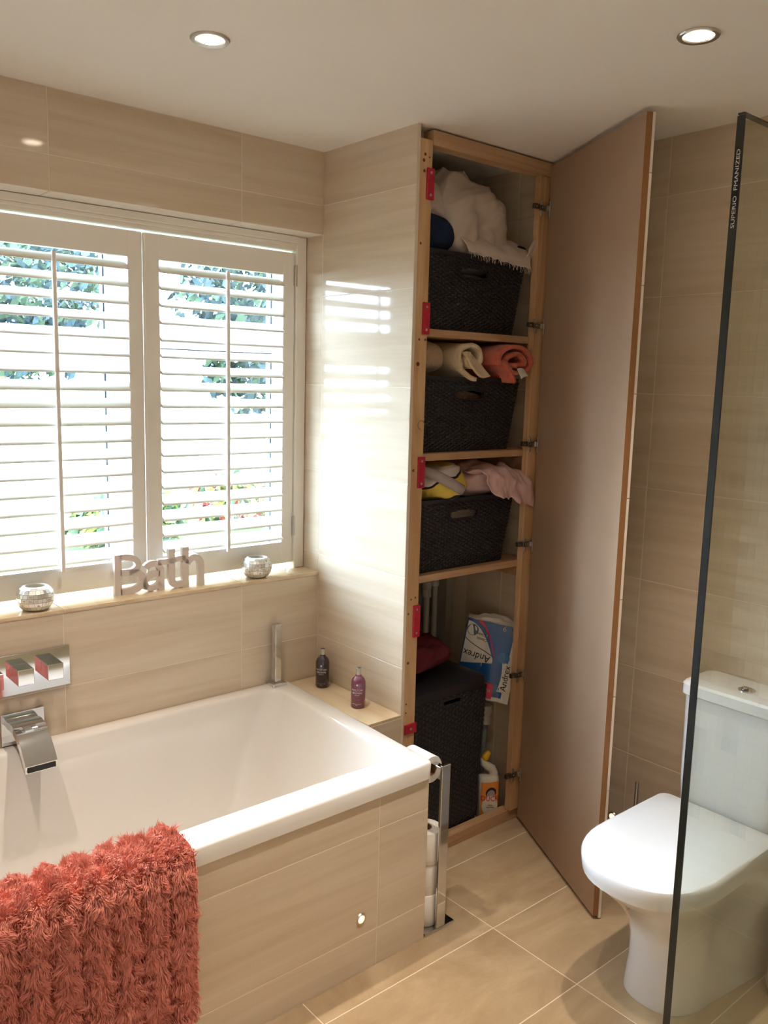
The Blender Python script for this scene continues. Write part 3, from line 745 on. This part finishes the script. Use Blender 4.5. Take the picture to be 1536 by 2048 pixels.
# rolled towels on the middle basket
def spiral_towel(cx, cz, y0, y1, turns, r0, r1, sx, sz, ph, th, tail, name, mat, parent, wob=.006, seed=0):
    N_ = 90
    pts = []
    for i in range(N_+1):
        k = i/N_; a = ph+turns*2*math.pi*k; r = r0+(r1-r0)*k
        pts.append((cx+sx*r*math.cos(a), cz+sz*r*math.sin(a)))
    if tail:
        p, q_ = pts[-1], pts[-4]
        for i in range(1, 13): k = i/12; pts.append((p[0]+tail[0]*k, p[1]+tail[1]*k*k+tail[2]*math.sin(k*math.pi)))
    n_ = len(pts)-1
    def fn(u, v):
        k = u*n_; i = min(int(k), n_-1); k -= i; x = pts[i][0]*(1-k)+pts[i+1][0]*k; z = pts[i][1]*(1-k)+pts[i+1][1]*k
        w1 = noise.noise(Vector((u*9, v*2.2, seed))); w2 = noise.noise(Vector((u*13, v*3, seed+7)))
        return (x+wob*w1, y0+(y1-y0)*v+.012*w2*(1-v), z+wob*w2)
    o = B().grid(fn, n_*2, 14).build(name, mat, parent, True)
    mod(o, 'SOLIDIFY', thickness=th, offset=0); return o
t = thing('orange_towel', 'rolled orange towel poking out over the middle basket', 'towel', (.47, -.35, 1.67))
spiral_towel(.462, 1.722, -.492, -.16, 1.95, .016, .082, 1.12, .68, 3.6, .013, (.085, -.062, .012), 'towel_roll', M_ORANGE, t, seed=2)
o = B().grid(lambda u, v: (.456+.034*u+.012*v, -.497-.010*v, 1.698-.034*v+.010*u*v+.004*math.sin(u*3)), 4, 5).build('care_label', plain('care_label_cloth', srgb(206, 202, 196), .8), t); mod(o, 'SOLIDIFY', thickness=.001)
t = thing('cream_towel', 'folded cream towel beside the orange towel', 'towel', (.29, -.35, 1.67))
spiral_towel(.285, 1.728, -.452, -.15, 1.35, .020, .068, .95, .80, 2.0, .013, (.055, -.022, -.01), 'towel_roll', M_CREAM, t, seed=5)
drape(lambda u, v: (.245+.085*u+.02*v, -.440-.022*v-.01*u, 1.745-.052*v-.03*u+.010*math.sin(u*5+v*2)), 14, 12, .008, 'folded_flap', M_CREAM, t)
t = blob((.152, -.262, 1.725), (.086, .140, .058), 6.6, .007, 8, 64, 36, 2.6).build('beige_towel', M_BEIGE, None, True)
tag(t, 'thick beige towel folded at the left over the middle basket', 'towel')
# bedding on the lowest basket
def bedding():
    m, nt, p, L = nodes('yellow_print'); N = nt.nodes.new
    tc = N('ShaderNodeTexCoord'); mp = N('ShaderNodeMapping'); mp.inputs['Rotation'].default_value = (0, .35, .2); L.new(tc.outputs['Object'], mp.inputs[0])
    sx = N('ShaderNodeSeparateXYZ'); L.new(mp.outputs[0], sx.inputs[0])
    n = N('ShaderNodeTexNoise'); n.inputs['Scale'].default_value = 9; L.new(tc.outputs['Object'], n.inputs[0])
    ad = N('ShaderNodeMath'); ad.operation = 'MULTIPLY_ADD'; ad.inputs[1].default_value = .05; L.new(n.outputs['Fac'], ad.inputs[0]); L.new(sx.outputs['Z'], ad.inputs[2])
    cr = N('ShaderNodeValToRGB'); cr.color_ramp.interpolation = 'CONSTANT'
    mr = N('ShaderNodeMapRange'); mr.inputs['From Min'].default_value = -.06; mr.inputs['From Max'].default_value = .10; L.new(ad.outputs[0], mr.inputs[0])
    e = cr.color_ramp.elements; e[0].color = srgb(206, 198, 190); e[0].position = 0; e[1].position = .16; e[1].color = srgb(22, 22, 28)
    for pos, c_ in ((.24, srgb(206, 176, 74)), (.64, srgb(22, 22, 28)), (.69, srgb(200, 192, 186)), (.86, srgb(206, 176, 74))):
        k = e.new(pos); k.color = c_
    L.new(mr.outputs[0], cr.inputs[0]); L.new(cr.outputs[0], p.inputs['Base Color']); p.inputs['Roughness'].default_value = .9
    return m
t = thing('yellow_bedding', 'yellow, white and black printed bedding crumpled on the lowest basket', 'bedding', (.22, -.3, 1.27))
blob((.205, -.265, 1.300), (.125, .160, .058), 3.3, .032, 14, 120, 70, 2.8, dirv=(1, .2, .5)).build('printed_cover', bedding(), t, True)
q = B(); q.tube([(.10, -.39, 1.368), (.15, -.440, 1.345), (.200, -.466, 1.316), (.238, -.472, 1.296)], [.016, .018, .018, .017], 14)
q.build('grey_roll', M_GREYC, t, True)
t = thing('pink_sheet', 'pale pink sheet crumpled at the right of the lowest basket', 'bedding', (.42, -.3, 1.27))
blob((.440, -.270, 1.305), (.118, .160, .060), 5.9, .028, 13, 110, 48, 2.4, dirv=(1, .1, -.5)).build('sheet_heap', M_PINK, t, True)
def pinkover(u, v):
    k = v; w_ = noise.noise(Vector((u*5, v*3, 8))); y = -.37-.10*min(1, k*1.6); z = 1.352-.020*k-.075*max(0, k-.45)*1.8
    f1 = noise.noise(Vector((u*7, v*2.4, 1))); f2 = noise.noise(Vector((u*13, v*4, 6)))
    return (.34+.235*u+.035*k*u+.012*w_+.03*(1-u)*k, y-.014*w_*k-.010*abs(f2)*k, z+(.035-.075*u)*k*min(1, k*1.5)+.026*f1+.010*f2)
drape(pinkover, 44, 24, .003, 'sheet_fold', M_PINK, t)

# ---------------------------------------------------------------- hamper with cloth on it
t = thing('laundry_hamper', 'tall black rattan laundry hamper in the bottom of the cupboard', 'hamper', (.26, -.23, 0))
b = B(); wt, wb, yt, yb = (.072, .462), (.088, .444), (-.418, -.062), (-.402, -.078)
hz0, hz1 = .002, .560
c = [(wb[0], yb[0], hz0), (wb[1], yb[0], hz0), (wb[1], yb[1], hz0), (wb[0], yb[1], hz0)]; k = [(wt[0], yt[0], hz1), (wt[1], yt[0], hz1), (wt[1], yt[1], hz1), (wt[0], yt[1], hz1)]
for i in range(4):
    j = (i+1) % 4; weave_panel(b, c[i], c[j], k[j], k[i], 72, 120, (lambda u, v: (abs(u-.55)/.11)**4+(abs(v-.955)/.014)**4 < 1) if i == 0 else None, lambda u, v: True)
b.add(c, [(0, 1, 2, 3)])
o = b.build('hamper_body', M_BLACK, t); mod(o, 'SOLIDIFY', thickness=.003, offset=0)
q = B(); lid = [rrect(wt[0]-g, yt[0]-g, wt[1]+g, yt[1]+g, .03) for g in (.004, .006, .004, -.02, -.08)]
q.loft([[(x, y, z) for x, y in r] for r, z in zip(lid, (.558, .575, .592, .606, .614))]); q.build('hamper_lid', M_BLACK, t, 40)
t = blob((.220, -.265, .690), (.112, .120, .060), 8.8, .038, 15, 110, 64, 2.3, dirv=(1, -.3, .8)).build('burgundy_cloth', M_BURG, None, True)
tag(t, 'crumpled burgundy cloth lying on the hamper lid', 'cloth')

# ---------------------------------------------------------------- toilet roll pack
pk = thing('toilet_roll_pack', 'blue and white plastic pack of toilet rolls turned upside down', 'toilet roll pack', (.46, -.34, .43))
PO = Vector((.457, -.252, .472)); pu = Vector((.122, -.150, -.030)).normalized(); pv = Vector((.018, -.010, .33)).normalized(); pv = (pv-pu*pv.dot(pu)).normalized(); pw = pu.cross(pv)
if pw.y < 0: pw = -pw
pw = -pw
PW, PH, PD = .208, .315, .062
def pf(u, v, d): q = PO+pu*u+pv*v+pw*d; return tuple(q)
M_WRAP = plain('roll_wrap_white', srgb(226, 222, 216), .3, noise_amt=.04, coat=.3)
M_BLUE = plain('wrap_blue', srgb(24, 84, 146), .3, noise_amt=.22, scale=9, coat=.3)
M_PAND = plain('wrap_red', srgb(196, 24, 66), .3)
b = B(); nb = 3
# bulging rolls pressed through the film
sec = []
for i in range(25):
    u = PW*i/24; sec.append((u, .006*abs(math.sin(u/PW*math.pi*2.5))**.6))
def shell(v, gr): return [pf(u, v, bl+0-gr) for u, bl in sec]+[pf(PW-(u), v, -PD+gr) for u, bl in sec[::-1][::-1]]
b.loft([shell(.004, .014), shell(.0, .004) if 0 else shell(.012, .002), shell(.10, .0), shell(.118, .002), shell(.136, 0), shell(.22, 0), shell(.236, .002), shell(.254, 0), shell(PH-.012, .002), shell(PH, .014)])
b.build('wrapped_rolls', M_WRAP, pk, 50)
def bl(u): return .006*abs(math.sin(u/PW*math.pi*2.5))**.6
def patch(poly_fn, mat, name, d, nu=14, nv=10):
    def fn(s, t_): u, v = poly_fn(s, t_); return pf(u, v, bl(max(0, min(PW, u)))+d)
    return B().grid(fn, nu, nv).build(name, mat, pk, True)
patch(lambda s, t_: (PW*.86*s, .028+(PH-.034)*t_), M_BLUE, 'blue_print', .0008, 24, 14)
def lens(s, t_):   # white badge at the upper left, pointed at the right
    u = .006+.135*s; m = .225; hgt = .105*math.sqrt(max(0, 1-((s-.12)/.9)**2)); return u, m-.060-.5*hgt*.5+hgt*1.25*(t_)-.01
patch(lambda s, t_: (.004+.116*s, .135+.02*s+(.165-.13*s*s-.02*s)*t_), M_WRAP, 'badge', .0014, 20, 10)
patch(lambda s, t_: (.044+.078*s, .300-.120*s**1.7+.012*t_), M_PAND, 'red_swoosh', .0020, 20, 3)
patch(lambda s, t_: (.004+.118*s, .232-.052*s**.8+.003*t_), M_INK, 'dark_line', .0022, 20, 2)
patch(lambda s, t_: (.098+.046*s, .018+.060*t_), M_PAND, 'red_flash', .0016, 6, 6)
def disc(cu_, cv, r, mat, name): B().add([pf(cu_+r*math.cos(a), cv+r*math.sin(a), bl(cu_+r*math.cos(a))+.0016) for a in [i*2*math.pi/28 for i in range(28)]], [tuple(range(28))]).build(name, mat, pk)
M_LBLUE = plain('wrap_light_blue', srgb(62, 116, 168), .3)
disc(.160, .185, .022, M_LBLUE, 'bubble'); disc(.152, .062, .017, M_LBLUE, 'bubble')
disc(.026, .268, .022, plain('picture_grey', srgb(86, 98, 110), .5, noise_amt=.4, scale=60), 'picture')
upd = lambda cu_, cv, rot=0: (lambda u, v, d: (lambda uu, vv: pf(uu, vv, bl(max(0, min(PW, uu)))+.0026+d))(cu_-u*math.cos(rot)+v*math.sin(rot), cv-u*math.sin(rot)-v*math.cos(rot)))
text('Andrex', .040, upd(.058, .172, -.10), M_INK, pk, sx=.85)
text('Classic', .015, upd(.066, .238, -.1), M_INK, pk); text('Clean', .015, upd(.062, .256, -.1), M_INK, pk)
text('9', .030, upd(.142, .298), M_WHITEINK, pk)
b = B(); ring_ = [(.172+.008*math.cos(a), .299+.008*math.sin(a)) for a in [i*.45 for i in range(12)]]
b.tube([pf(u, v, bl(u)+.002) for u, v in ring_], .0011, 5); b.build('roll_symbol', M_WHITEINK, pk)
text('SOFT', .013, upd(.121, .05), M_WHITEINK, pk)
# side label reading upwards
patch(lambda s, t_: (PW*(.76+.20*s)+.006*math.sin(t_*3.14)*(1-s), .052+.115*t_), M_WRAP, 'side_label', .0020, 8, 8)
text('Andrex', .033, lambda u, v, d: pf(PW*.868-v, .110+u, bl(PW*.868-v)+.0028+d), M_INK, pk, sx=1.0)
q = B()
for i in range(2):
    c_ = pf(PW*(.33+.5*i), PH+.001, -PD*.5)
    rr = [(.052, 0), (.052, .006), (.020, .006), (.018, 0)]
    q.add(*[(lambda bb: (bb.v, bb.f))(B().lathe(rr, (0, 0, 0), 24))][0]) if 0 else None
b = B(); b.grid(lambda u, v: (lambda p: (p[0], p[1], p[2]+.024*math.sin(u*math.pi)*math.sin(v*math.pi)+.012*noise.noise(Vector((u*5, v*5, 2)))))(pf(.02+(PW-.03)*u, PH-.004, -.004-(PD-.01)*v)), 22, 14)
b.build('gathered_film', M_WRAP, pk, True)

# ---------------------------------------------------------------- toilet cleaner
cl = thing('toilet_cleaner', 'orange and white bent-neck toilet cleaner bottle on the cupboard floor', 'bottle', (.540, -.378, 0)); cl.rotation_euler.z = -.42
cx_, cy_ = .540, -.378
def ov(z, a, bb, dx_=0, n=28): return [(cx_+dx_+a*math.copysign(abs(math.cos(t_))**.7, math.cos(t_)), cy_+bb*math.copysign(abs(math.sin(t_))**.7, math.sin(t_)), z) for t_ in [i*2*math.pi/n for i in range(n)]]
M_OR = plain('label_orange', srgb(226, 140, 52), .35, noise_amt=.12, scale=12, coat=.2)
M_CW = plain('bottle_white', srgb(224, 218, 206), .35, noise_amt=.03)
M_YEL = plain('cap_yellow', srgb(222, 172, 34), .4)
M_REDT = plain('label_red', srgb(190, 26, 34), .4)
M_NAVYP = plain('label_navy', srgb(24, 40, 66), .4)
b = B().loft([ov(.001, .034, .02), ov(.006, .040, .025), ov(.12, .041, .026), ov(.150, .041, .026), ov(.166, .038, .024), ov(.173, .031, .021)]); b.build('bottle', M_CW, cl, 50)
b = B().tube([(cx_+.018, cy_, .158), (cx_+.019, cy_, .178), (cx_+.012, cy_, .196), (cx_-.006, cy_, .208), (cx_-.022, cy_, .220), (cx_-.024, cy_, .236), (cx_-.014, cy_, .248)], [.021, .0185, .0165, .0155, .0145, .013, .011], 16); b.build('bent_neck', M_CW, cl, True)
b = B().tube([(cx_-.022, cy_, .234), (cx_-.014, cy_, .247), (cx_-.004, cy_, .260), (cx_, cy_, .265)], [.0142, .0148, .011, .006], 16); b.build('cap', M_YEL, cl, True)
def face(u, v, d):   # front face towards the room, bent round the oval
    yv = cy_-.026*(max(0, 1-(abs(u)/.0415)**2.9))**(1/2.9)
    return (cx_+u, yv-.0006-d, v)
def fpatch(fn, mat, name, d, nu=14, nv=8): return B().grid(lambda s, t_: face(*fn(s, t_), d), nu, nv).build(name, mat, cl, True)
fpatch(lambda s, t_: (-.036+.072*s, .012+.140*t_), M_OR, 'label', .0003, 20, 4)
fpatch(lambda s, t_: (-.033+.066*s, .060-.046*math.sin(math.pi*s)**.6*(1-t_)+.040*math.sin(math.pi*s)**.45*t_-.002), M_CW, 'white_oval', .0008, 20, 8)
fpatch(lambda s, t_: (-.017+.036*s, .106-.014*math.sin(math.pi*s)**.5+.032*math.sin(math.pi*s)**.5*t_), M_GREYC, 'emblem_ground', .0007, 16, 6)
def crescent(s, t_): a = math.radians(205-230*s); r = .017+.010*t_*math.sin(math.pi*s)**.7; return (.002+r*math.cos(a)*.95, .104+r*math.sin(a))
fpatch(crescent, M_NAVYP, 'emblem', .0009, 24, 3)
text('DUCK', .027, lambda u, v, d: face(u-.002, .086+v-.10*u, .0016+d), M_REDT, cl, sx=.95)
text('Citrus', .007, lambda u, v, d: face(u, .060+v-.12*u, .0014+d), M_INK, cl); text('Liquid Action', .006, lambda u, v, d: face(u, .052+v-.12*u, .0014+d), M_INK, cl)
# white tub behind the bottle
t = thing('white_tub', 'small white lidded tub behind the toilet cleaner', 'tub', (.575, -.30, 0))
B().lathe([(.001, 0), (.024, .001), (.027, .008), (.027, .05), (.001, .052)], (.600, -.318, 0), 26).build('tub', M_CW, t, 45)
B().lathe([(.0285, .048), (.0285, .062), (.026, .065), (.001, .065)], (.600, -.318, 0), 26).build('lid', M_PIPE, t, 45)
# pipes
def pipe(name, label, pts, r, mat, fit):
    t = thing(name, label, 'pipe', pts[0])
    B().tube(pts, r, 14).build('pipe', mat, t, True)
    for (x, y, z, h, rr) in fit:
        B().lathe([(r, 0), (rr, .002), (rr, h*.4), (rr*.9, h*.45), (rr*1.08, h*.55), (rr*1.08, h*.9), (r, h)], (x, y, z), 18).build('fitting', M_PIPE, t, 40)
pipe('water_pipe', 'white water pipe at the left under the lowest shelf', [(.502, -.035, .0), (.512, -.035, .4), (.509, -.035, .99)], .011, M_PIPE, [(.509, -.035, .80, .07, .018)])
pipe('water_pipe', 'white water pipe right of the other one under the lowest shelf', [(.548, -.035, .0), (.557, -.035, .4), (.552, -.035, .99)], .011, M_PIPE, [(.552, -.035, .84, .07, .017)])
pipe('waste_pipe', 'grey waste pipe with a white cap below the toilet roll pack', [(.603, -.275, .0), (.600, -.295, .36)], .012, M_GPIPE, [(.600, -.295, .335, .085, .023)])
pipe('waste_pipe', 'white bent waste pipe between hamper and grey pipe', [(.585, -.225, .0), (.585, -.225, .12), (.598, -.205, .24), (.598, -.205, .36)], .012, M_PIPE, [(.598, -.205, .26, .075, .021)])

# ================================================================ TOILET
tl = thing('toilet', 'white close-coupled toilet with a closed lid behind the glass screen', 'toilet', (.3, -1.335, 0))
TY = -1.335
def dsec(xf, xb, hw, z, p=2.3, hb=None, n=22, rb=.03):
    """D-shaped outline pointing at -x"""
    hb = hb or hw; xm = xf+hw*1.25; pts = []
    for i in range(n+1):
        a = math.pi/2+math.pi*i/n
        pts.append((xm+(xm-xf)*math.copysign(abs(math.cos(a))**(2/p), math.cos(a)), TY+hw*math.copysign(abs(math.sin(a))**(2/p), math.sin(a)), z))
    for k in (.33, .66): pts.append((xm+(xb-rb-xm)*k, TY-(hw+(hb-hw)*k), z))
    for i in range(5):
        a = -math.pi/2+math.pi/2*i/4; pts.append((xb-rb+rb*math.cos(a), TY-(hb-rb)+rb*math.sin(a), z))
    for i in range(5):
        a = math.pi/2*i/4; pts.append((xb-rb+rb*math.cos(a), TY+(hb-rb)+rb*math.sin(a), z))
    for k in (.66, .33): pts.append((xm+(xb-rb-xm)*k, TY+(hw+(hb-hw)*k), z))
    return pts
b = B().loft([dsec(.125, .6, .112, .0005, 2.4, .15), dsec(.128, .6, .112, .02, 2.4, .15), dsec(.138, .6, .108, .09, 2.4, .15), dsec(.138, .6, .110, .16, 2.4, .152), dsec(.118, .6, .120, .22, 2.4, .155), dsec(.07, .6, .138, .28, 2.35, .16), dsec(.01, .6, .157, .335, 2.3, .168), dsec(-.033, .6, .170, .372, 2.3, .172), dsec(-.042, .6, .174, .386, 2.3, .174), dsec(-.030, .6, .166, .387, 2.3, .166), dsec(-.030, .6, .166, .395, 2.3, .166)])
b.build('pan', M_CERAM, tl, 60)
b = B().loft([dsec(-.052, .452, .174, .3915, 2.3, .174), dsec(-.058, .456, .179, .3915, 2.3, .179), dsec(-.062, .457, .181, .410, 2.3, .180), dsec(-.066, .458, .182, .434, 2.3, .180), dsec(-.062, .456, .179, .4415, 2.3, .178), dsec(-.05, .45, .172, .444, 2.3, .172), dsec(.06, .40, .10, .4455, 2.3, .10)])
b.build('lid', M_LID, tl, 50)
def rb(x0, y0, x1, y1, r, z): return [(x, y, z) for x, y in rrect(x0, y0, x1, y1, r)]
b = B().loft([rb(.475, TY-.142, D-.002, TY+.142, .03, .395), rb(.470, TY-.147, D-.002, TY+.147, .03, .50), rb(.468, TY-.150, D-.002, TY+.150, .03, .757)]); b.build('cistern', M_CERAM, tl, 50)
b = B().loft([rb(.462, TY-.154, D-.001, TY+.154, .03, .7575), rb(.458, TY-.157, D-.001, TY+.157, .032, .762), rb(.458, TY-.157, D-.001, TY+.157, .032, .790), rb(.464, TY-.152, D-.004, TY+.152, .03, .797), rb(.48, TY-.14, D-.02, TY+.14, .03, .799)]); b.build('cistern_lid', M_CERAM, tl, 40)
b = B().lathe([(.024, 0), (.024, .003), (.02, .005), (.018, .004), (.001, .0045)], (.532, TY-.012, .799), 28); bu = b.build('flush_button', M_CHROME, tl, 40)
B().lathe([(.010, 0), (.0095, .004), (.001, .006)], (.534, TY-.006, .8035), 20).build('small_button', M_CHROME, bu, 40)
# toilet brush behind
t = thing('toilet_brush', 'steel toilet brush standing between the open door and toilet', 'toilet brush', (.545, -1.012, 0))
B().lathe([(.001, .0), (.040, .001), (.042, .004), (.042, .20), (.038, .204), (.012, .208), (.001, .208)], (.545, -1.012, 0), 26).build('holder', M_STEEL, t, 40)
B().lathe([(.0065, .207), (.0065, .385), (.005, .388), (.001, .389)], (.545, -1.012, 0), 16).build('handle', M_STEEL, t, 40)
# pedal bin at the frame's edge
t = thing('pedal_bin', 'cream pedal bin with chrome foot ring right of the toilet', 'bin', (.510, -1.607, 0))
B().lathe([(.001, .0), (.108, .001), (.110, .006), (.110, .022), (.001, .022)], (.510, -1.607, 0), 40).build('base', M_INK, t, 40)
B().lathe([(.1115, .022), (.1130, .026), (.1130, .036), (.1115, .040)], (.510, -1.607, 0), 40).build('foot_ring', M_CHROME, t, 40)
B().lathe([(.001, .0215), (.108, .022), (.109, .215), (.105, .222), (.001, .235)], (.510, -1.607, 0), 40).build('bin_body', plain('bin_cream', srgb(198, 188, 168), .35, noise_amt=.03), t, 40)
B().box(.385, -1.64, .004, .41, -1.615, .012, .003).build('pedal', M_CHROME, t)

# ---------------------------------------------------------------- glass screen
gs = thing('shower_screen', 'clear frameless glass shower screen with a dark polished edge', 'shower screen', (0, -1.843, 0))
B().box(-.6745, -1.8490, .004, D-.001, -1.8380, 2.0, 0).build('glass_pane', M_SCREEN, gs)
B().box(-.6765, -1.8493, .004, -.6746, -1.8377, 1.997, .0006, 1).build('polished_edge', M_SCREENEDGE, gs)
B().box(-.676, -1.8476, 1.9985, D-.001, -1.8384, 2.0005).build('polished_edge', M_SCREENEDGE, gs)
text('SUPERIO  FMANIZED', .0075, lambda u, v, d: (-.6768-d, -1.8440+v*.95, 1.905+u*1.45), M_WHITEINK, gs, ext=.0001)
B().box(D-.02, -1.852, .004, D-.0008, -1.834, 2.0, .001, 1).build('wall_channel', M_CHROME, gs)

# ---------------------------------------------------------------- toilet roll stand
rs = thing('toilet_roll_stand', 'chrome toilet roll stand at the end of the bath', 'toilet roll stand', (-.08, -.69, 0))
B().box(-.144, -.766, .0005, -.022, -.64, .009, .002).build('base', M_CHROME, rs)
B().box(-.098, -.7655, .009, -.062, -.7560, .530, .002).build('post', M_CHROME, rs)
B().box(-.100, -.757, .519, -.080, -.62, .5255, .001, 1).build('arm', M_CHROME, rs)
def roll(c_, axis, label, R_=.0505, name='toilet_roll'):
    t = thing(name, label, 'toilet roll', c_, 'toilet rolls on the chrome stand')
    B().lathe([(.020, 0), (R_-.0015, 0), (R_, .003), (R_, .097), (R_-.0015, .1), (.020, .1), (.020, 0)], c_, 36, axis, cap0=False, cap1=False).build('paper', M_PAPER, t, 50)
    B().lathe([(.0198, .001), (.0198, .099), (.0188, .099), (.0188, .001), (.0198, .001)], c_, 24, axis, cap0=False, cap1=False).build('cardboard_core', plain('cardboard', srgb(160, 128, 92), .9), t, 50)
    return t
for i, s_ in enumerate(('bottom', 'middle', 'topmost')):
    roll((-.0925+.002*(i % 2), -.6975+.003*(i == 1), .0095+.1005*i), 'z', '%s white toilet roll of the stack on the chrome stand' % s_)
t = roll((-.098, -.722, .5045), 'y', 'white toilet roll hanging from the top arm of the stand', .042)
q = B().grid(lambda u, v: (-.0555-.004*math.sin(v*4), -.718+.09*u, .500-.045*v), 4, 8); o = q.build('loose_sheet', M_PAPER, t, True); mod(o, 'SOLIDIFY', thickness=.001)
